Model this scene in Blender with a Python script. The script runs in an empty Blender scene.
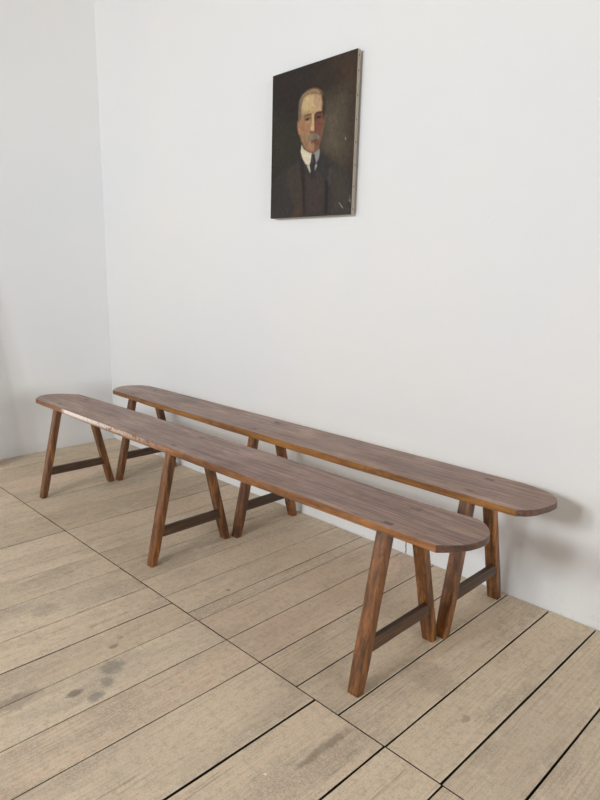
import bpy, bmesh, math, random
import numpy as np
from mathutils import Vector, Matrix

S = bpy.context.scene
C = S.collection
random.seed(11)

# ------------------------------------------------------------------ camera, daylight, exposure
yaw, pitch, roll = 0.7881676, -0.2053095, 0.0161575
cyw, syw, cp, sp = math.cos(yaw), math.sin(yaw), math.cos(pitch), math.sin(pitch)
R0 = Vector((cyw, syw, 0)); F = Vector((-syw*cp, cyw*cp, sp)); U0 = R0.cross(F)
Rr = math.cos(roll)*R0 + math.sin(roll)*U0
Ur = -math.sin(roll)*R0 + math.cos(roll)*U0
cam_d = bpy.data.cameras.new('camera')
cam = bpy.data.objects.new('camera', cam_d); C.objects.link(cam)
cam_d.sensor_fit = 'VERTICAL'; cam_d.sensor_height = 36.0
cam_d.lens = 630.112/800*36.0
cam_d.clip_start = 0.05
M = Matrix((Rr, Ur, -F)).transposed().to_4x4()
M.translation = Vector((3.892396, -2.061676, 1.166245))
cam.matrix_world = M
S.camera = cam

S.view_settings.view_transform = 'Standard'
S.view_settings.look = 'None'
S.view_settings.gamma = 1
S.view_settings.use_curve_mapping = False
S.view_settings.exposure = -1.43

w = bpy.data.worlds.new('sky'); S.world = w; w.use_nodes = True
w.node_tree.nodes['Background'].inputs[0].default_value = (0.86, 0.93, 1.0, 1)
w.node_tree.nodes['Background'].inputs[1].default_value = 0.3

RX, RY, RZ = 10.0, -5.6, 3.2            # room: x 0..RX, y RY..0, z 0..RZ
# openings in the front wall: x from, to, z from, to, daylight power
WIN = [(0.3, 1.1, 0.35, 2.7, 100), (1.98, 2.38, 2.05, 2.85, 225), (2.78, 3.18, 2.05, 2.85, 205)]
def daylight(name, loc, rot, sx, sy, power, col):
    d = bpy.data.lights.new(name, 'AREA'); d.shape = 'RECTANGLE'; d.size = sx; d.size_y = sy
    d.energy = power; d.color = col
    o = bpy.data.objects.new(name, d); C.objects.link(o); o.location = loc; o.rotation_euler = rot
    return o
for x0, x1, z0, z1, P in WIN:
    daylight('window_daylight', ((x0+x1)/2, RY-0.02, (z0+z1)/2), (math.radians(90), 0, 0), x1-x0, z1-z0, P, (0.93, 0.965, 1))
# added fill lamps at made-up openings: right-hand wall for the left wall, ceiling for the floor
SIDE = (-3.8, -0.5, 1.0, 2.9)
daylight('side_fill_light', (RX+0.02, (SIDE[0]+SIDE[1])/2, (SIDE[2]+SIDE[3])/2), (math.radians(90), 0, math.radians(90)), SIDE[1]-SIDE[0], SIDE[3]-SIDE[2], 680, (0.93, 0.965, 1))
SKY = (1.0, 4.2, -4.2, -1.9)
daylight('roof_fill_light', ((SKY[0]+SKY[1])/2, (SKY[2]+SKY[3])/2, RZ+0.1), (0, 0, 0), SKY[1]-SKY[0], SKY[3]-SKY[2], 14, (1.0, 0.985, 0.95))

# ------------------------------------------------------------------ node helpers
def lin(c):
    return tuple((v/255/12.92 if v/255 <= 0.04045 else ((v/255+0.055)/1.055)**2.4) for v in c)
def col4(c): return (*lin(c), 1)
class Mat:
    def __init__(s, name):
        s.m = bpy.data.materials.new(name); s.m.use_nodes = True
        s.nt = s.m.node_tree; s.b = s.nt.nodes['Principled BSDF']
    def n(s, t, **kw):
        nd = s.nt.nodes.new(t)
        for k, v in kw.items(): setattr(nd, k, v)
        return nd
    def k(s, a, b): s.nt.links.new(a, b)
    def set(s, nd, **kw):
        for k, v in kw.items():
            nd.inputs[k.replace('_', ' ')].default_value = v
        return nd
    def coords(s, scale=(1, 1, 1), loc=(0, 0, 0), rnd=True):
        tc = s.n('ShaderNodeTexCoord'); mp = s.n('ShaderNodeMapping')
        mp.inputs['Scale'].default_value = scale; mp.inputs['Location'].default_value = loc
        src = tc.outputs['Object']
        if rnd:
            oi = s.n('ShaderNodeObjectInfo'); mu = s.n('ShaderNodeMath', operation='MULTIPLY'); mu.inputs[1].default_value = 37.0
            s.k(oi.outputs['Random'], mu.inputs[0])
            ad = s.n('ShaderNodeVectorMath', operation='ADD'); s.k(src, ad.inputs[0]); s.k(mu.outputs[0], ad.inputs[1]); src = ad.outputs[0]
        s.k(src, mp.inputs['Vector'])
        return mp.outputs[0]
    def noise(s, vec, scale, detail=4, rough=0.55, dist=0.0):
        nd = s.n('ShaderNodeTexNoise'); s.k(vec, nd.inputs['Vector'])
        nd.inputs['Scale'].default_value = scale; nd.inputs['Detail'].default_value = detail
        nd.inputs['Roughness'].default_value = rough; nd.inputs['Distortion'].default_value = dist
        return nd.outputs['Fac']
    def ramp(s, fac, stops):
        r = s.n('ShaderNodeValToRGB'); e = r.color_ramp.elements
        while len(e) < len(stops): e.new(0.5)
        for el, (p, c) in zip(e, stops): el.position = p; el.color = c if len(c) == 4 else (*c, 1)
        s.k(fac, r.inputs[0]); return r.outputs[0]
    def mix(s, fac, a, b, mode='MIX'):
        m = s.n('ShaderNodeMix', data_type='RGBA', blend_type=mode)
        for v, i in ((fac, m.inputs[0]), (a, m.inputs[6]), (b, m.inputs[7])):
            if hasattr(v, 'is_linked'): s.k(v, i)
            else: i.default_value = v
        return m.outputs[2]
    def math(s, op, a, b=0.0, clamp=False):
        m = s.n('ShaderNodeMath', operation=op); m.use_clamp = clamp
        for v, i in ((a, m.inputs[0]), (b, m.inputs[1])):
            if hasattr(v, 'is_linked'): s.k(v, i)
            else: i.default_value = v
        return m.outputs[0]
    def mr(s, v, a, b, c=0.0, d=1.0):
        m = s.n('ShaderNodeMapRange'); s.k(v, m.inputs[0])
        for i, x in enumerate((a, b, c, d)): m.inputs[i+1].default_value = x
        return m.outputs[0]
    def bump(s, h, dist, strength=1.0):
        b = s.n('ShaderNodeBump'); s.k(h, b.inputs['Height']); b.inputs['Distance'].default_value = dist
        b.inputs['Strength'].default_value = strength; s.k(b.outputs[0], s.b.inputs['Normal'])

G = lambda v: (v, v, v, 1)
def blob(mt, xyz, cx, cy, rx, ry, wob, ang=0.0):
    """mask of a stain on the floor at cx, cy"""
    sx = mt.n('ShaderNodeSeparateXYZ'); mt.k(xyz, sx.inputs[0])
    dx = mt.math('SUBTRACT', sx.outputs[0], cx); dy = mt.math('SUBTRACT', sx.outputs[1], cy)
    a = mt.math('POWER', mt.math('ABSOLUTE', mt.math('DIVIDE', dx, rx)), 2.0)
    b = mt.math('POWER', mt.math('ABSOLUTE', mt.math('DIVIDE', dy, ry)), 2.0)
    r = mt.math('SQRT', mt.math('ADD', a, b))
    r = mt.math('ADD', r, wob)
    return mt.mr(r, 0.7, 1.25, 1.0, 0.0)

# ------------------------------------------------------------------ materials
def wall_material():
    mt = Mat('white_limewashed_plaster')
    v = mt.coords(rnd=False)
    n1 = mt.noise(v, 0.9, 3); n2 = mt.noise(v, 6, 5, 0.6); n3 = mt.noise(v, 60, 4, 0.6)
    c = mt.ramp(n1, [(0.3, col4((226, 228, 230))), (0.7, col4((232, 231, 228)))])
    c = mt.mix(mt.mr(n2, 0.66, 0.85, 0, 0.2), c, col4((216, 216, 212)))
    # small brown specks, more of them near the floor
    vo = mt.n('ShaderNodeTexVoronoi'); vo.inputs['Scale'].default_value = 22; mt.k(v, vo.inputs['Vector'])
    gate = mt.noise(v, 3.1, 2)
    sp = mt.math('MULTIPLY', mt.mr(vo.outputs['Distance'], 0.02, 0.055, 1, 0), mt.mr(gate, 0.60, 0.66, 0, 0.35))
    c = mt.mix(sp, c, col4((150, 138, 120)))
    sx = mt.n('ShaderNodeSeparateXYZ'); mt.k(v, sx.inputs[0])
    scuff = mt.math('MULTIPLY', mt.mr(sx.outputs[2], 0.0, 0.16, 1, 0), mt.mr(mt.noise(v, 45, 5, 0.7), 0.58, 0.70, 0, 0.5))
    c = mt.mix(scuff, c, col4((186, 184, 178)))
    mt.k(c, mt.b.inputs['Base Color']); mt.b.inputs['Roughness'].default_value = 0.85
    mt.b.inputs['Specular IOR Level'].default_value = 0.25
    h = mt.math('ADD', mt.math('MULTIPLY', n1, 1.0), mt.math('ADD', mt.math('MULTIPLY', n2, 0.25), mt.math('MULTIPLY', n3, 0.02)))
    mt.bump(h, 0.02, 0.5)
    return mt.m

def floor_material():
    mt = Mat('scrubbed_pine_boards')
    tc = mt.n('ShaderNodeTexCoord'); base = tc.outputs['Object']
    at = mt.n('ShaderNodeAttribute', attribute_name='board')      # x: board random, y: board random 2
    sp = mt.n('ShaderNodeSeparateColor'); mt.k(at.outputs['Color'], sp.inputs[0])
    r1, r2, r3 = sp.outputs[0], sp.outputs[1], sp.outputs[2]
    cb = mt.n('ShaderNodeCombineXYZ'); mt.k(mt.math('MULTIPLY', r1, 23.0), cb.inputs[0]); mt.k(mt.math('MULTIPLY', r2, 41.0), cb.inputs[1])
    ad = mt.n('ShaderNodeVectorMath', operation='ADD'); mt.k(base, ad.inputs[0]); mt.k(cb.outputs[0], ad.inputs[1])
    def mp(sc):
        m = mt.n('ShaderNodeMapping'); mt.k(ad.outputs[0], m.inputs['Vector']); m.inputs['Scale'].default_value = sc; return m.outputs[0]
    tone = mt.ramp(r1, [(0.0, col4((208, 186, 160))), (0.5, col4((226, 206, 180))), (1.0, col4((226, 197, 172)))])
    fine = mt.noise(mp((1, 0.035, 1)), 190, 3, 0.6)
    mid = mt.noise(mp((1, 0.10, 1)), 26, 4, 0.6, 0.6)
    big = mt.noise(mp((1, 0.35, 1)), 5, 4, 0.6)
    c = mt.mix(mt.mr(mid, 0.35, 0.7, 0, 0.4), tone, col4((216, 200, 170)))
    c = mt.mix(mt.mr(big, 0.48, 0.75, 0, 0.55), c, col4((172, 160, 144)))
    c = mt.mix(mt.mr(fine, 0.5, 0.75, 0, 0.28), c, col4((132, 116, 94)))
    # cathedral grain
    wv = mt.n('ShaderNodeTexWave', wave_type='BANDS', bands_direction='X'); mt.k(mp((1, 0.10, 1)), wv.inputs['Vector'])
    wv.inputs['Scale'].default_value = 22; wv.inputs['Distortion'].default_value = 9; wv.inputs['Detail'].default_value = 2; wv.inputs['Detail Scale'].default_value = 0.9
    c = mt.mix(mt.math('MULTIPLY', mt.mr(wv.outputs['Fac'], 0.55, 1.0, 0, 0.22), mt.mr(mt.noise(mp((1, 0.4, 1)), 3, 2), 0.45, 0.6)), c, col4((140, 124, 102)))
    # splits and dark streaks running with the grain
    sk = mt.noise(mp((1, 0.05, 1)), 60, 5, 0.75, 0.8)
    c = mt.mix(mt.mr(sk, 0.60, 0.68, 0, 0.55), c, col4((126, 110, 88)))
    gz = mt.math('MULTIPLY', mt.mr(mt.noise(mp((1, 0.3, 1)), 7, 5, 0.7, 0.6), 0.5, 0.62), mt.mr(mt.noise(base, 130, 3, 0.7), 0.4, 0.6, 0.3, 1))
    c = mt.mix(mt.math('MULTIPLY', gz, 0.5), c, col4((150, 138, 126)))
    c = mt.mix(mt.mr(mt.noise(base, 260, 2, 0.6), 0.5, 0.72, 0, 0.45), c, col4((138, 122, 98)))
    # fine mottled wear
    pn = mt.noise(base, 48, 6, 0.75)
    c = mt.mix(mt.mr(pn, 0.50, 0.66, 0, 0.45), c, col4((158, 146, 124)))
    c = mt.mix(mt.mr(mt.noise(base, 22, 6, 0.75), 0.52, 0.68, 0, 0.5), c, col4((224, 212, 188)))
    # knots and dark spots
    vo = mt.n('ShaderNodeTexVoronoi'); vo.inputs['Scale'].default_value = 2.6; mt.k(mp((1, 0.7, 1)), vo.inputs['Vector'])
    c = mt.mix(mt.mr(vo.outputs['Distance'], 0.012, 0.045, 0.65, 0), c, col4((104, 86, 66)))
    # spilled stains
    wob = mt.mr(mt.noise(base, 40, 4, 0.6), 0.3, 0.7, -0.35, 0.35)
    for cx, cy, rx, ry, op, cl in ((2.361, -1.404, .014, .022, .65, (110, 98, 84)), (2.233, -1.215, .010, .016, .6, (112, 100, 86)),
                                   (2.415, -1.370, .020, .024, .6, (124, 120, 112)), (2.325, -1.270, .032, .036, .5, (124, 122, 112)),
                                   (2.375, -1.315, .026, .018, .45, (116, 120, 112)), (2.205, -1.180, .008, .009, .4, (118, 104, 88)),
                                   (2.285, -1.53, .03, .06, .45, (124, 114, 100)), (1.875, -1.28, .04, .05, .35, (138, 128, 114)),
                                   (3.17, -.70, .010, .020, .45, (128, 104, 84)), (2.2, -.735, .006, .008, .6, (92, 80, 62)),
                                   (2.98, -1.05, .012, .09, .55, (126, 112, 92)), (3.0, -.62, .10, .06, .22, (128, 114, 98)), (2.92, -1.60, .03, .2, .2, (140, 124, 102))):
        c = mt.mix(mt.math('MULTIPLY', blob(mt, base, cx, cy, rx, ry, wob), op), c, col4(cl))
    sd = blob(mt, base, 2.942, -1.212, .004, .0035, wob); c = mt.mix(sd, c, col4((232, 226, 210)))
    mt.k(c, mt.b.inputs['Base Color'])
    mt.k(mt.mr(fine, 0.3, 0.7, 0.55, 0.75), mt.b.inputs['Roughness']); mt.b.inputs['Specular IOR Level'].default_value = 0.3
    h = mt.math('ADD', mt.math('MULTIPLY', fine, -0.5), mt.math('ADD', mt.math('MULTIPLY', wv.outputs['Fac'], -0.3), mt.math('MULTIPLY', pn, 0.4)))
    mt.bump(h, 0.0012, 0.6)
    return mt.m

def plain(name, c, rough=0.8):
    mt = Mat(name); n = mt.noise(mt.coords(rnd=False), 12, 3)
    mt.k(mt.mix(mt.mr(n, 0.4, 0.7, 0, 0.3), col4(c), col4(tuple(v*0.85 for v in c))), mt.b.inputs['Base Color'])
    mt.b.inputs['Roughness'].default_value = rough; return mt.m

def wood(name, dark, base, light, axis, rough, coat=0.0, wear=None, wear_amt=0.0, chip_glint=None):
    """waxed wood, grain running along axis"""
    mt = Mat(name)
    sc = [1, 1, 1]; sc[axis] = 0.06
    v = mt.coords(tuple(sc)); v1 = mt.coords((1, 1, 1))
    fine = mt.noise(v, 240, 4, 0.65); mid = mt.noise(v, 45, 4, 0.6, 0.4); big = mt.noise(v1, 4.5, 4, 0.6)
    wv = mt.n('ShaderNodeTexWave', wave_type='BANDS', bands_direction='Y' if axis == 0 else 'X')
    sc2 = [1, 1, 1]; sc2[axis] = 0.13
    mt.k(mt.coords(tuple(sc2)), wv.inputs['Vector']); wv.inputs['Scale'].default_value = 20; wv.inputs['Distortion'].default_value = 13
    wv.inputs['Detail'].default_value = 2.5; wv.inputs['Detail Scale'].default_value = 1.1
    c = mt.ramp(mid, [(0.3, col4(dark)), (0.5, col4(base)), (0.72, col4(light))])
    c = mt.mix(mt.mr(wv.outputs['Fac'], 0.45, 1.0, 0, 0.45), c, col4(dark))
    c = mt.mix(mt.mr(fine, 0.5, 0.72, 0, 0.55), c, col4(tuple(x*0.6 for x in dark)))
    c = mt.mix(mt.mr(big, 0.5, 0.72, 0, 0.5), c, col4(dark))
    if axis == 0:
        pw = mt.noise(mt.coords((0.25, 1, 1)), 9, 5, 0.7, 0.5)
        c = mt.mix(mt.mr(pw, 0.50, 0.68, 0, 0.32), c, col4(tuple(min(255, x*1.18+14) for x in light)))
    if wear:
        wn = mt.noise(v1, 17, 6, 0.72)
        c = mt.mix(mt.mr(wn, 0.54, 0.7, 0, wear_amt), c, col4(wear))
    if chip_glint:  # speckled highlight along the worn, chipped upper edge, painted into the colour
        x0, x1, cc = chip_glint
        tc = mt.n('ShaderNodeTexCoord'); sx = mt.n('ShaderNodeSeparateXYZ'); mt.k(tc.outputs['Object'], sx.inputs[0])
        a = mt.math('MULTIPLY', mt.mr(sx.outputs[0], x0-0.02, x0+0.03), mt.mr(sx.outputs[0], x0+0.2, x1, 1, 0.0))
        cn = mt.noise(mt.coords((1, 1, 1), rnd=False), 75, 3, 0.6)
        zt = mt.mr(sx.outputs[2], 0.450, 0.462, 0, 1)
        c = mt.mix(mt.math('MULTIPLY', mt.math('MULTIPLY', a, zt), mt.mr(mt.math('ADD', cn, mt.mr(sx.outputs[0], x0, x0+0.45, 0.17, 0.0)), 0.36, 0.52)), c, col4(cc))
    mt.k(c, mt.b.inputs['Base Color'])
    mt.k(mt.mr(big, 0.3, 0.7, rough-0.06, rough+0.1), mt.b.inputs['Roughness'])
    mt.b.inputs['Coat Weight'].default_value = coat; mt.b.inputs['Coat Roughness'].default_value = 0.3
    h = mt.math('ADD', mt.math('MULTIPLY', fine, -0.6), mt.math('ADD', mt.math('MULTIPLY', wv.outputs['Fac'], -0.3), mt.math('MULTIPLY', mt.noise(v1, 22, 4), 0.7)))
    mt.bump(h, 0.0012, 0.6)
    return mt.m

M_WALL = wall_material(); M_FLOOR = floor_material()
M_GAP = plain('dark_gap_dirt', (52, 40, 28), 1.0)
M_SEAT = wood('waxed_brown_seat_wood', (82, 52, 40), (138, 100, 80), (176, 136, 110), 0, 0.40, 0.3, (92, 56, 42), 0.6)
M_EDGE = wood('worn_orange_edge_wood', (84, 48, 16), (134, 86, 34), (160, 110, 52), 0, 0.45, 0.1, (64, 38, 20), 0.6)
M_EDGE_CHIP_GLINT = wood('chipped_edge_painted_glint_wood', (84, 48, 24), (138, 88, 46), (168, 116, 68), 0, 0.45, 0.1, (62, 38, 26), 0.6, chip_glint=(0.93, 1.9, (236, 224, 214)))
M_NOSE = wood('dark_endgrain_wood', (58, 36, 28), (88, 60, 46), (118, 84, 62), 1, 0.45, 0.15, (50, 32, 24), 0.5)
M_LEG = wood('brown_leg_wood', (56, 30, 12), (124, 76, 34), (172, 112, 54), 2, 0.40, 0.25, (48, 28, 16), 0.75)
M_STRETCH = wood('dark_stretcher_wood', (48, 31, 20), (76, 52, 34), (104, 76, 50), 1, 0.5, 0.1)
M_TENON = wood('dark_tenon_endgrain', (70, 46, 38), (104, 74, 60), (128, 98, 80), 2, 0.45, 0.2)
M_CANVAS = plain('grey_tacking_canvas', (164, 154, 138), 0.9)
M_TACK = plain('rusty_tack_iron', (84, 62, 46), 0.5)
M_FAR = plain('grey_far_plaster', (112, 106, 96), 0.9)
M_BEAM = plain('brown_ceiling_wood', (120, 104, 86), 0.9)
M_GLASSF = plain('painted_window_frame', (220, 220, 216), 0.5)

# ------------------------------------------------------------------ mesh helpers
def obj(name, bm, mats, parent=None, smooth=False):
    me = bpy.data.meshes.new(name); bmesh.ops.recalc_face_normals(bm, faces=bm.faces[:]); bm.to_mesh(me); bm.free()
    for m in (mats if isinstance(mats, list) else [mats]): me.materials.append(m)
    o = bpy.data.objects.new(name, me); C.objects.link(o)
    if parent: o.parent = parent
    if smooth:
        for p in me.polygons: p.use_smooth = True
    return o
def box(bm, x0, x1, y0, y1, z0, z1, mi=0):
    vs = [bm.verts.new((x, y, z)) for z in (z0, z1) for y in (y0, y1) for x in (x0, x1)]
    fs = [bm.faces.new([vs[i] for i in f]) for f in ((0,2,3,1), (4,5,7,6), (0,1,5,4), (2,6,7,3), (0,4,6,2), (1,3,7,5))]
    for f in fs: f.material_index = mi
    return fs
def struct(o): o['kind'] = 'structure'; return o
def thing(name, label, cat, loc=(0, 0, 0), group=None):
    o = bpy.data.objects.new(name, None); C.objects.link(o); o.empty_display_size = 0.1
    o.location = loc; o['label'] = label; o['category'] = cat
    if group: o['group'] = group
    return o

# ------------------------------------------------------------------ the room
T = 0.2
bm = bmesh.new(); box(bm, -T, RX+T, 0, T, -0.05, RZ); wb = struct(obj('wall_back', bm, M_WALL))
bm = bmesh.new(); box(bm, -T, 0, RY-T, 0, -0.05, RZ); pv = [bm.verts.new(p) for p in ((-.01, -1.30, 0), (.15, -1.30, 0), (.15, -.84, 0), (-.01, -.84, 0), (-.01, -1.22, 2.1), (.03, -1.22, 2.1), (.03, -.90, 2.1), (-.01, -.90, 2.1))]
for f in ((0, 3, 2, 1), (4, 5, 6, 7), (0, 1, 5, 4), (1, 2, 6, 5), (2, 3, 7, 6), (0, 4, 7, 3)): bm.faces.new([pv[i] for i in f])   # unseen sloping block, added to cast a shadow along the left wall
struct(obj('wall_left', bm, M_WALL))
bm = bmesh.new(); s0, s1, s2, s3 = SIDE
for q in ((RY-T, s0, -.05, RZ), (s1, 0, -.05, RZ), (s0, s1, -.05, s2), (s0, s1, s3, RZ)): box(bm, RX, RX+T, *q)
struct(obj('wall_right', bm, M_FAR))
bm = bmesh.new()
xs = [0] + [v for wv_ in WIN for v in wv_[:2]] + [RX]
for i in range(0, len(xs), 2): box(bm, xs[i], xs[i+1], RY-T, RY, -0.05, RZ)
for x0, x1, z0, z1, P in WIN: box(bm, x0, x1, RY-T, RY, -0.05, z0); box(bm, x0, x1, RY-T, RY, z1, RZ)
struct(obj('wall_front', bm, M_FAR))
for i, (x0, x1, z0, z1, P) in enumerate(WIN):
    bm = bmesh.new()
    for a, b in ((x0, x0+.04), (x1-.04, x1), ((x0+x1)/2-.015, (x0+x1)/2+.015)): box(bm, a, b, RY-.16, RY-.11, z0, z1)
    for a, b in ((z0, z0+.04), (z1-.04, z1), ((z0+z1)/2-.015, (z0+z1)/2+.015)): box(bm, x0+.04, x1-.04, RY-.155, RY-.115, a, b)
    struct(obj('window_%d' % (i+1), bm, M_GLASSF))
bm = bmesh.new()
a0, a1, b0, b1 = SKY
for q in ((-T, a0, RY-T, T), (a1, RX+T, RY-T, T), (a0, a1, RY-T, b0), (a0, a1, b1, T)): box(bm, q[0], q[1], q[2], q[3], RZ, RZ+.15)
struct(obj('ceiling', bm, M_BEAM))

# floorboards: one floor, each board with its own tone and real gaps between them
SEAM = -0.938
right = [(0.0, 2), (.205, 2), (.433, 2.5), (.64, 2), (.824, 2.5), (1.049, 3), (1.283, 5), (1.46, 2), (1.595, 2.5), (1.738, 2), (1.92, 2.5), (2.08, 1.5), (2.228, 2),
         (2.293, 1.8), (2.446, 2.2), (2.606, 3.6), (2.764, 3.5), (2.925, 4.5), (3.083, 5), (3.245, 5.5), (3.404, 5.5), (3.565, 4), (3.73, 4), (3.9, 4), (4.06, 4), (4.22, 4), (4.38, 4)]
left = [(0.0, 2), (.21, 2), (.44, 2.5), (.65, 3), (.824, 2), (1.05, 3), (1.28, 6), (1.46, 1.5), (1.603, 2), (1.775, 1.5), (1.975, 3.2), (2.135, 3.8), (2.282, 1.6), (2.445, 3), (2.607, 2.2),
        (2.84, 7.5), (3.081, 6), (3.25, 4), (3.40, 4), (3.565, 4), (3.73, 4), (3.9, 4), (4.06, 4), (4.22, 4), (4.38, 4)]
def extend(l):
    x = l[-1][0]
    while x + .17 < RX: x += .16; l.append((x, 3))
    l.append((RX, 2)); return l
fb = bmesh.new(); lay = fb.loops.layers.float_color.new('board')
def board(x0, x1, y0, y1, g0, g1):
    rnd = (random.random(), random.random(), random.random(), 1)
    n = max(4, int(abs(y1-y0)/0.09)); zt = random.uniform(-0.0006, 0.0006)
    ya, yb = y0+0.0019, y1-0.0019; rows = []
    for i in range(n+1):
        y = ya+(yb-ya)*i/n
        e0 = x0+(g0+1.0)/3000+random.uniform(0, .0007+g0*.00010); e1 = x1-(g1+1.0)/3000-random.uniform(0, .0007+g1*.00010); c = 0.0018
        pts = [(e0, -.022), (e0, zt-c), (e0+c*.8, zt), ((e0+e1)/2, zt), (e1-c*.8, zt), (e1, zt-c), (e1, -.022)]
        rows.append([fb.verts.new((px, y + (0.0015 if i == 0 and pz < zt-.0005 else 0), pz)) for px, pz in pts])
    fs = []
    for i in range(n):
        for j in range(6):
            fs.append(fb.faces.new((rows[i][j], rows[i][j+1], rows[i+1][j+1], rows[i+1][j])))
            if j in (0, 5): fs[-1].material_index = 1
    fs.append(fb.faces.new(rows[0])); fs.append(fb.faces.new(rows[-1][::-1])); fs[-1].material_index = fs[-2].material_index = 1
    for f in fs:
        for lp in f.loops: lp[lay] = rnd
def lay_boards(lst, y0, y1):
    for (x0, g0), (x1, g1) in zip(lst[:-1], lst[1:]): board(x0, x1, y0, y1, g0, g1)
lay_boards(extend(right), SEAM, -0.0005); L2 = extend(left)
lay_boards(L2, SEAM-2.4, SEAM); lay_boards(L2, RY, SEAM-2.4)
for f in box(fb, 0, RX, RY, 0, -.05, -.018, 1):
    for lp in f.loops: lp[lay] = (0, 0, 0, 1)
me_floor = struct(obj('floor', fb, [M_FLOOR, M_GAP]))

# thin dark crack at the foot of the back wall
bm = bmesh.new()
for i in range(6):
    z0, z1 = .002+.012*i, .014+.012*i; dx = random.uniform(-.0012, .0012)
    box(bm, 2.463+dx, 2.4665+dx, -.0012, .002, z0, z1)
struct(obj('trim_1', bm, M_GAP))

# ------------------------------------------------------------------ benches
def arc(p0, p1, bulge, n, power=2.0):
    """points from p0 to p1 bulging out in x by bulge"""
    out = []
    for i in range(n+1):
        t = i/n; k = 1-abs(2*t-1)**power
        out.append((p0[0]+(p1[0]-p0[0])*t+bulge*k, p0[1]+(p1[1]-p0[1])*t))
    return out
def side(p0, p1, n, wob):
    out = []
    for i in range(1, n):
        t = i/n; out.append((p0[0]+(p1[0]-p0[0])*t, p0[1]+(p1[1]-p0[1])*t+random.uniform(-wob, wob)))
    return out
def seat(outline, zt, th, mats, parent, nose):
    bm = bmesh.new(); n = len(outline)
    def depth(x): return th-.0075*min(1, ((x-1.85)/1.25)**2)
    c = 0.0022; cx = sum(p[0] for p in outline)/n; cy = sum(p[1] for p in outline)/n
    # inward offset of the outline for the rounded arrises
    def inset(d):
        res = []
        for i in range(n):
            a, b, cc = Vector(outline[i-1]), Vector(outline[i]), Vector(outline[(i+1) % n])
            t = ((b-a).normalized()+(cc-b).normalized()).normalized(); nr = Vector((-t.y, t.x))
            res.append(b+nr*d)
        return res
    rings = []
    for d, low, z in ((c*2.4, 1, 0), (0.0, 1, c*1.6), (0.0, 0, -c*.8), (c*.3, 0, -c*.25), (c, 0, 0)):
        rings.append([bm.verts.new((p[0], p[1], zt+z-(depth(p[0])+random.uniform(-.0008, .0008) if low else 0))) for p in inset(d)])
    for k in range(4):
        for i in range(n):
            f = bm.faces.new((rings[k][i], rings[k][(i+1) % n], rings[k+1][(i+1) % n], rings[k+1][i])); f.material_index = 2 if nose(outline[i], outline[(i+1) % n]) else 1
            if k == 3: f.material_index = 0
    bm.faces.new(rings[4]).material_index = 0; bm.faces.new(rings[0][::-1]).material_index = 1
    return obj('seat', bm, mats, parent)
def leg(parent, bot, top, wx, wy, tx, ty, ch=.003, worn=0.0):
    """four-sided leg with a horizontal foot; bot and top are centres, its origin is at the foot"""
    bm = bmesh.new(); N = 9; rings = []
    b = Vector(bot); t = Vector(top)
    for i in range(N):
        k = i/(N-1); c = (t-b)*k
        hx = (wx+(tx-wx)*k)/2+random.uniform(-.0006, .0006); hy = (wy+(ty-wy)*k)/2+random.uniform(-.0006, .0006)
        if i == 0: hx -= .0015; hy -= .0015
        pts = [(-hx+ch, -hy), (hx-ch, -hy), (hx, -hy+ch), (hx, hy-ch), (hx-ch, hy), (-hx+ch, hy), (-hx, hy-ch), (-hx, -hy+ch)]
        rings.append([bm.verts.new((c.x+p[0], c.y+p[1], c.z)) for p in pts])
    for i in range(N-1):
        for j in range(8): bm.faces.new((rings[i][j], rings[i][(j+1) % 8], rings[i+1][(j+1) % 8], rings[i+1][j]))
    bm.faces.new(rings[0][::-1]); bm.faces.new(rings[-1])
    o = obj('leg', bm, M_LEG, parent); o.location = b - parent.location
    return o
def bench(label, x_sets, yc, outline, zt, mats, chamfers, spread):
    t = thing('bench', label, 'bench', (x_sets[1], yc, 0), 'long wooden benches in front of the white wall')
    s = seat(outline, zt, .030, mats, None, lambda a, b: abs(a[0]-b[0]) < abs(a[1]-b[1])*3 and (a[0] > 3.0 or a[0] < .66)); s.parent = t; s.location = -t.location
    for k, xc in enumerate(x_sets):
        wx = (.040, .042, .044)[k]
        for sg in (-1, 1):
            dx = 0 if sg < 0 else (-.004, -.014, -.008)[k]
            leg(t, (xc+dx, yc+sg*spread, 0), (xc+dx, yc+sg*(spread-.106), zt-.020), wx, .032, wx*.98, .034, chamfers)
            # end of the leg joint showing in the top
            bm = bmesh.new(); ty = yc+sg*.074
            box(bm, xc+dx-.016, xc+dx+.016, ty-.008, ty+.008, zt-.004, zt+.0004)
            tn = obj('leg_tenon', bm, M_TENON, t); tn.location = -t.location
        bm = bmesh.new()
        z0, z1 = (.113, .152)
        vs = []
        for z in (z0, z1):
            yy = spread-.106*z/(zt-.03)-.012
            for x in (xc-.002, xc+.018):
                vs.append([bm.verts.new((x, yc-yy, z)), bm.verts.new((x-.006, yc+yy, z-.004))])
        a, b, c, d = vs
        for f in ((a[0], b[0], d[0], c[0]), (a[1], c[1], d[1], b[1]), (a[0], a[1], b[1], b[0]), (c[0], d[0], d[1], c[1]), (a[0], c[0], c[1], a[1]), (b[0], b[1], d[1], d[0])): bm.faces.new(f)
        bmesh.ops.bevel(bm, geom=bm.edges[:], offset=.0018, segments=1, affect='EDGES')
        so = obj('stretcher', bm, M_STRETCH, t); so.location = -t.location
    return t

def curve(pts, n=3):
    """smooth run of points through pts (Catmull-Rom)"""
    q = [Vector(p) for p in pts]; out = []
    for i in range(len(q)-1):
        a, b, c, d = q[max(i-1, 0)], q[i], q[i+1], q[min(i+2, len(q)-1)]
        for k in range(n):
            t = k/n; out.append(tuple(.5*((2*b)+(c-a)*t+(2*a-5*b+4*c-d)*t*t+(3*b-a-3*c+d)*t**3)))
    return out + [tuple(q[-1])]
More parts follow.
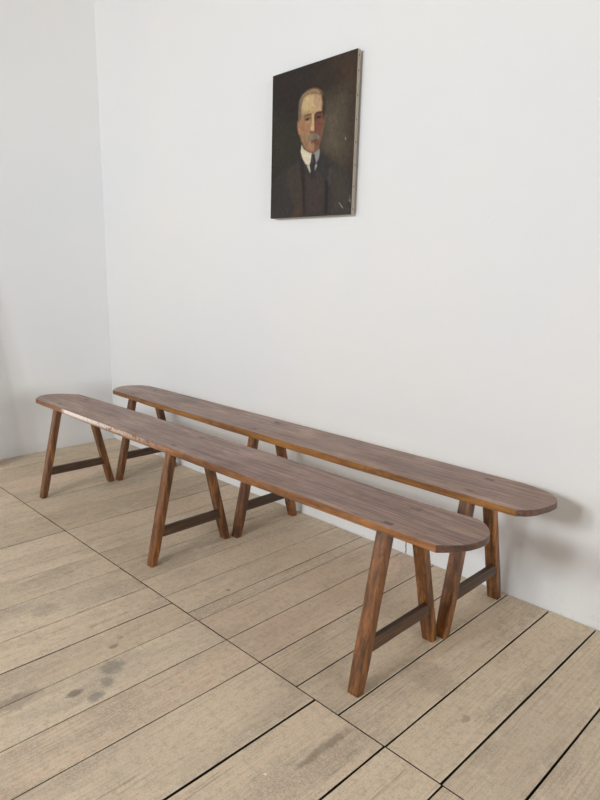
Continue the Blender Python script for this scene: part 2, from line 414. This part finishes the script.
# front bench outline, anticlockwise from its front left corner
P = [(.622, -.766)] + side((.622, -.766), (3.070, -.742), 26, .0014)
P += curve([(3.070, -.742), (3.098, -.714), (3.123, -.678), (3.137, -.634), (3.136, -.590), (3.120, -.556), (3.090, -.522), (3.052, -.502)])
P += curve([(3.052, -.502), (2.82, -.512), (2.50, -.507), (2.15, -.509), (1.74, -.517), (1.10, -.520), (.640, -.536)], 4)[1:]
P += curve([(.640, -.536), (.578, -.590), (.538, -.650), (.552, -.715), (.622, -.766)])[1:-1]
bench('wooden bench nearer the camera, pale highlight painted on its chipped front edge', (.806, 1.836, 2.898), -.645, P, .475, [M_SEAT, M_EDGE_CHIP_GLINT, M_NOSE], .004, .189)
# rear bench, close against the wall
P = [(.660, -.345)] + side((.660, -.345), (3.096, -.358), 26, .0012)
P += curve([(3.096, -.358), (3.130, -.316), (3.148, -.262), (3.152, -.215), (3.146, -.185), (3.118, -.150), (3.063, -.120), (2.997, -.106)])
P += side((2.997, -.106), (.668, -.110), 22, .0012) + curve([(.668, -.110), (.605, -.152), (.572, -.220), (.598, -.290), (.660, -.345)])[:-1]
bench('wooden bench farther back, standing close along the white wall behind the other', (.815, 1.848, 2.908), -.233, P, .475, [M_SEAT, M_EDGE, M_NOSE], .003, .179)

# ------------------------------------------------------------------ the portrait
PORTRAIT = [
 ([(0.001,0.0),(0.501,-0.005),(0.455,0.257),(0.332,0.29),(0.285,0.671),(0.016,0.721)],(44,37,36),0.1,0.9),
 ([(-0.008,0.246),(0.336,0.373),(0.378,0.577),(0.118,0.658),(-0.002,0.72)],(50,50,38),0.09,0.8),
 ([(0.632,0.25),(0.932,0.203),(0.986,0.601),(0.859,0.714),(0.621,0.566)],(84,74,60),0.1,0.9),
 ([(0.68,0.335),(0.808,0.351),(0.808,0.568),(0.679,0.556)],(98,88,74),0.07,0.7),
 ([(0.731,0.021),(1.001,0.01),(1.012,0.23),(0.85,0.176)],(72,54,40),0.06,0.7),
 ([(0.927,0.322),(1.006,0.332),(1.008,0.725),(0.954,0.721)],(66,54,44),0.05,0.7),
 ([(-0.006,0.768),(0.051,0.712),(0.163,0.661),(0.305,0.629),(0.368,0.593),(0.408,0.546),(0.621,0.566),(0.682,0.609),(0.819,0.669),(0.914,0.718),(0.971,0.764),(1.002,0.848),(1.008,1.037),(-0.01,1.009)],(54,50,48),0.02,1),
 ([(0.208,0.665),(0.338,0.632),(0.435,0.682),(0.45,0.976),(0.354,0.973),(0.213,0.781)],(70,60,50),0.03,0.7),
 ([(0.744,0.684),(0.895,0.717),(0.954,0.783),(0.969,0.993),(0.782,0.987)],(70,62,55),0.04,0.7),
 ([(0.389,0.6),(0.446,0.683),(0.461,0.988),(0.436,0.987),(0.415,0.815),(0.382,0.678)],(32,28,28),0.012,0.8),
 ([(0.692,0.766),(0.73,0.768),(0.728,0.985),(0.701,0.984)],(30,26,26),0.012,0.8),
 ([(0.447,0.716),(0.649,0.709),(0.675,0.808),(0.645,0.983),(0.471,0.977)],(72,58,54),0.03,0.6),
 ([(0.612,0.576),(0.683,0.62),(0.735,0.694),(0.71,0.756),(0.63,0.718),(0.587,0.65)],(50,48,48),0.02,0.8),
 ([(0.71,0.756),(0.737,0.694),(0.763,0.685),(0.755,0.791),(0.729,0.806)],(78,70,66),0.01,0.5),
 ([(0.298,0.948),(0.406,0.94),(0.398,1.003),(0.311,1.0)],(84,62,48),0.03,0.6),
 ([(0.392,0.517),(0.61,0.533),(0.609,0.619),(0.535,0.624),(0.425,0.603)],(110,78,62),0.006,1),
 ([(0.391,0.511),(0.383,0.555),(0.404,0.596),(0.444,0.64),(0.49,0.658),(0.509,0.632),(0.522,0.579),(0.471,0.565),(0.418,0.542)],(222,212,186),0.006,1),
 ([(0.611,0.555),(0.572,0.572),(0.539,0.58),(0.548,0.614),(0.571,0.651),(0.601,0.624),(0.615,0.587)],(150,146,142),0.006,1),
 ([(0.465,0.657),(0.494,0.653),(0.512,0.688),(0.505,0.705)],(196,190,172),0.006,1),
 ([(0.559,0.658),(0.587,0.652),(0.584,0.671),(0.563,0.694)],(168,162,150),0.006,1),
 ([(0.515,0.584),(0.555,0.584),(0.574,0.643),(0.563,0.664),(0.557,0.702),(0.58,0.748),(0.511,0.743),(0.513,0.699),(0.502,0.659),(0.509,0.632)],(48,45,48),0.006,1),
 ([(0.519,0.595),(0.539,0.593),(0.546,0.635),(0.518,0.65)],(70,68,72),0.008,0.6),
 ([(0.514,0.161),(0.562,0.17),(0.611,0.192),(0.64,0.228),(0.651,0.296),(0.664,0.351),(0.657,0.39),(0.642,0.442),(0.621,0.501),(0.596,0.539),(0.556,0.566),(0.514,0.569),(0.468,0.552),(0.424,0.524),(0.388,0.484),(0.37,0.447),(0.349,0.427),(0.334,0.379),(0.336,0.351),(0.351,0.343),(0.346,0.283),(0.356,0.215),(0.39,0.185),(0.441,0.165)],(160,126,92),0.012,1),
 ([(0.535,0.314),(0.57,0.312),(0.632,0.313),(0.662,0.351),(0.657,0.39),(0.642,0.442),(0.621,0.501),(0.596,0.539),(0.556,0.566),(0.535,0.547),(0.547,0.459),(0.55,0.405)],(112,74,58),0.012,0.92),
 ([(0.588,0.187),(0.62,0.202),(0.643,0.242),(0.661,0.337),(0.656,0.377),(0.633,0.32),(0.623,0.259),(0.612,0.217)],(60,50,38),0.01,0.9),
 ([(0.615,0.207),(0.664,0.236),(0.67,0.339),(0.645,0.365),(0.625,0.307),(0.618,0.259)],(52,44,34),0.012,0.85),
 ([(0.391,0.193),(0.455,0.184),(0.533,0.195),(0.602,0.216),(0.619,0.27),(0.607,0.305),(0.539,0.315),(0.468,0.305),(0.39,0.31),(0.365,0.262),(0.371,0.217)],(196,168,124),0.02,0.95),
 ([(0.421,0.216),(0.484,0.207),(0.513,0.226),(0.502,0.28),(0.432,0.282),(0.409,0.252)],(206,178,132),0.022,0.9),
 ([(0.533,0.206),(0.602,0.216),(0.619,0.266),(0.614,0.306),(0.559,0.302),(0.536,0.255)],(184,148,118),0.018,0.8),
 ([(0.551,0.287),(0.607,0.29),(0.614,0.31),(0.567,0.311),(0.54,0.322)],(206,164,134),0.01,0.8),
 ([(0.349,0.229),(0.377,0.199),(0.398,0.194),(0.393,0.227),(0.373,0.263),(0.382,0.31),(0.373,0.339),(0.344,0.343),(0.341,0.289)],(104,98,82),0.01,0.85),
 ([(0.391,0.193),(0.455,0.176),(0.532,0.182),(0.595,0.201),(0.609,0.217),(0.533,0.196),(0.462,0.189),(0.406,0.203)],(112,102,82),0.01,0.85),
 ([(0.412,0.325),(0.441,0.317),(0.483,0.317),(0.512,0.326),(0.477,0.327),(0.441,0.326),(0.416,0.335)],(78,54,38),0.006,0.95),
 ([(0.54,0.333),(0.553,0.32),(0.581,0.316),(0.622,0.323),(0.626,0.333),(0.588,0.33),(0.554,0.335),(0.545,0.349)],(62,36,28),0.006,0.95),
 ([(0.413,0.344),(0.441,0.336),(0.484,0.336),(0.506,0.344),(0.485,0.353),(0.45,0.36),(0.421,0.356)],(112,80,58),0.006,0.9),
 ([(0.438,0.345),(0.46,0.342),(0.472,0.349),(0.46,0.357),(0.439,0.355)],(40,28,24),0.005,0.95),
 ([(0.551,0.342),(0.575,0.338),(0.616,0.341),(0.631,0.356),(0.611,0.364),(0.576,0.362),(0.552,0.361)],(84,52,40),0.008,0.9),
 ([(0.572,0.345),(0.593,0.344),(0.603,0.352),(0.593,0.359),(0.575,0.356)],(36,26,22),0.006,0.95),
 ([(0.425,0.362),(0.472,0.364),(0.5,0.36),(0.486,0.375),(0.443,0.374)],(196,158,124),0.01,0.6),
 ([(0.511,0.318),(0.531,0.321),(0.539,0.367),(0.543,0.412),(0.54,0.434),(0.514,0.436),(0.493,0.429),(0.496,0.407),(0.511,0.378)],(208,172,128),0.008,0.95),
 ([(0.535,0.333),(0.547,0.338),(0.553,0.384),(0.559,0.429),(0.546,0.443),(0.541,0.397)],(78,42,32),0.007,0.95),
 ([(0.489,0.425),(0.514,0.433),(0.546,0.435),(0.557,0.446),(0.525,0.448),(0.49,0.44)],(96,60,44),0.007,0.8),
 ([(0.385,0.371),(0.436,0.373),(0.48,0.39),(0.482,0.428),(0.44,0.45),(0.388,0.433)],(166,118,90),0.018,0.7),
 ([(0.556,0.369),(0.611,0.372),(0.627,0.403),(0.608,0.442),(0.574,0.442),(0.557,0.406)],(126,72,62),0.014,0.8),
 ([(0.336,0.362),(0.36,0.375),(0.368,0.418),(0.38,0.446),(0.359,0.438),(0.341,0.401)],(190,122,96),0.006,0.9),
 ([(0.397,0.45),(0.457,0.477),(0.473,0.52),(0.532,0.547),(0.527,0.564),(0.468,0.548),(0.413,0.511)],(150,116,86),0.01,0.8),
 ([(0.478,0.507),(0.537,0.513),(0.557,0.536),(0.535,0.558),(0.494,0.55)],(172,126,102),0.01,0.85),
 ([(0.502,0.454),(0.546,0.451),(0.578,0.457),(0.607,0.476),(0.603,0.496),(0.578,0.49),(0.548,0.486),(0.51,0.486),(0.485,0.501),(0.468,0.506),(0.467,0.485),(0.479,0.465)],(118,110,94),0.008,0.95),
 ([(0.499,0.461),(0.53,0.457),(0.531,0.474),(0.501,0.485),(0.48,0.493),(0.482,0.473)],(146,136,116),0.01,0.6),
 ([(0.579,0.462),(0.605,0.479),(0.6,0.492),(0.585,0.483)],(150,140,116),0.008,0.6),
 ([(0.506,0.49),(0.542,0.488),(0.57,0.493),(0.566,0.516),(0.533,0.51),(0.505,0.51)],(104,62,48),0.006,0.9),
 ([(0.859,0.922),(0.867,0.922),(0.908,0.956),(0.902,0.958)],(190,180,160),0.002,0.8),
 ([(0.9,0.513),(0.909,0.513),(0.91,0.53),(0.901,0.529)],(180,170,150),0.003,0.7),
 ([(0.97,0.88),(0.975,0.88),(0.989,0.921),(0.984,0.922)],(150,140,125),0.002,0.7),
 ([(0.962,0.904),(0.988,0.908),(0.989,0.923),(0.973,0.92)],(150,140,125),0.003,0.5),
]
PX0, PX1, PZ0, PZ1, PT = 1.640, 2.131, 1.391, 2.000, .033
def paint(u, v):
    asp = (PX1-PX0)/(PZ1-PZ0)
    col = np.zeros((len(u), 3)); col[:] = lin((52, 43, 36))
    rs = np.random.RandomState(5)
    for poly, c, fe, op in PORTRAIT:
        p = np.array(poly); x = u*asp; y = v; px = p[:, 0]*asp; py = p[:, 1]
        d = np.full(len(u), 1e9); inside = np.zeros(len(u), bool)
        for i in range(len(p)):
            ax, ay, bx, by = px[i-1], py[i-1], px[i], py[i]
            ex, ey = bx-ax, by-ay; t = np.clip(((x-ax)*ex+(y-ay)*ey)/(ex*ex+ey*ey+1e-12), 0, 1)
            d = np.minimum(d, np.hypot(x-ax-t*ex, y-ay-t*ey))
            cr = ((ay > y) != (by > y)) & (x < (bx-ax)*(y-ay)/((by-ay) if by != ay else 1e-12)+ax)
            inside ^= cr
        sd = np.where(inside, -d, d); a = np.clip(.5-sd/(2*fe), 0, 1); a = (a*a*(3-2*a)*op)[:, None]
        col = col*(1-a)+np.array(lin(c))*a
    return col
pt = thing('portrait_painting', 'unframed dark oil portrait of a moustached man in suit, hanging on the white wall', 'painting', (PX0, 0, PZ0))
NU, NV = 190, 234
uu, vv = np.meshgrid(np.linspace(0, 1, NU), np.linspace(0, 1, NV)); uf, vf = uu.ravel(), vv.ravel()
cols = paint(uf, vf)
def skew(x, z):
    """the old stretcher is slightly out of square"""
    a, b = x/(PX1-PX0), z/(PZ1-PZ0)
    return x + b*.0100, z + b*(-.002+.010*a) - (1-b)*.003*a
verts = [(skew((PX1-PX0)*a, (PZ1-PZ0)*(1-b))[0], -PT, skew((PX1-PX0)*a, (PZ1-PZ0)*(1-b))[1]) for a, b in zip(uf, vf)]
faces = [(j*NU+i, (j+1)*NU+i, (j+1)*NU+i+1, j*NU+i+1) for j in range(NV-1) for i in range(NU-1)]
me = bpy.data.meshes.new('painted_canvas'); me.from_pydata(verts, [], faces)
at = me.color_attributes.new('paint', 'FLOAT_COLOR', 'POINT')
at.data.foreach_set('color', np.hstack([cols, np.ones((len(cols), 1))]).ravel().astype(np.float32))
mt = Mat('aged_oil_paint'); an = mt.n('ShaderNodeAttribute', attribute_name='paint')
v = mt.coords(rnd=False); n1 = mt.noise(v, 90, 5, 0.7); n2 = mt.noise(v, 18, 4, 0.6)
c = mt.mix(mt.mr(n1, 0.3, 0.8, 0.0, 0.25), an.outputs['Color'], G(0.012))
c = mt.mix(mt.mr(n2, 0.55, 0.8, 0, 0.12), c, col4((110, 90, 66)))
vo = mt.n('ShaderNodeTexVoronoi'); vo.inputs['Scale'].default_value = 26; mt.k(v, vo.inputs['Vector'])
c = mt.mix(mt.math('MULTIPLY', mt.mr(vo.outputs['Distance'], 0.02, 0.05, 0.5, 0), mt.mr(n2, .55, .6)), c, col4((170, 160, 140)))
br = mt.noise(mt.coords((1, 1, 0.8), rnd=False), 60, 5, 0.7, 0.6)
c = mt.mix(1.0, c, mt.ramp(br, [(0.3, G(0.72)), (0.7, G(1.2))]), 'MULTIPLY')
mt.k(c, mt.b.inputs['Base Color']); mt.b.inputs['Roughness'].default_value = 0.55; mt.b.inputs['Specular IOR Level'].default_value = 0.2
mt.bump(mt.math('ADD', n1, mt.noise(v, 700, 1)), 0.0006, 0.4)
me.materials.append(mt.m)
o = bpy.data.objects.new('painted_canvas', me); C.objects.link(o); o.parent = pt
bm = bmesh.new(); W_, H_ = PX1-PX0, PZ1-PZ0
box(bm, 0, W_, -PT+.0003, -.014, 0, H_)
for vt in bm.verts: vt.co.x, vt.co.z = skew(vt.co.x, vt.co.z)
bmesh.ops.bevel(bm, geom=bm.edges[:], offset=.0012, segments=1, affect='EDGES')
obj('canvas_edge', bm, M_CANVAS, pt)
for z in (.018, .105, .19, .275, .36, .45, .54, .595):
    for x, s in ((W_, 1), (0, -1)):
        bm = bmesh.new(); bmesh.ops.create_cone(bm, cap_ends=True, segments=10, radius1=.0032, radius2=.0018, depth=.0022)
        bmesh.ops.rotate(bm, verts=bm.verts[:], cent=(0, 0, 0), matrix=Matrix.Rotation(s*math.pi/2, 3, 'Y'))
        bmesh.ops.translate(bm, verts=bm.verts[:], vec=(skew(x, z)[0]+s*.001, -.023, z)); obj('tack', bm, M_TACK, pt)
bm = bmesh.new()
for q in ((.03, .07, .03, H_-.03), (W_-.07, W_-.03, .03, H_-.03), (.07, W_-.07, .03, .07), (.07, W_-.07, H_-.07, H_-.03)): box(bm, q[0], q[1], -.0145, 0, q[2], q[3])
obj('stretcher_frame', bm, M_STRETCH, pt)
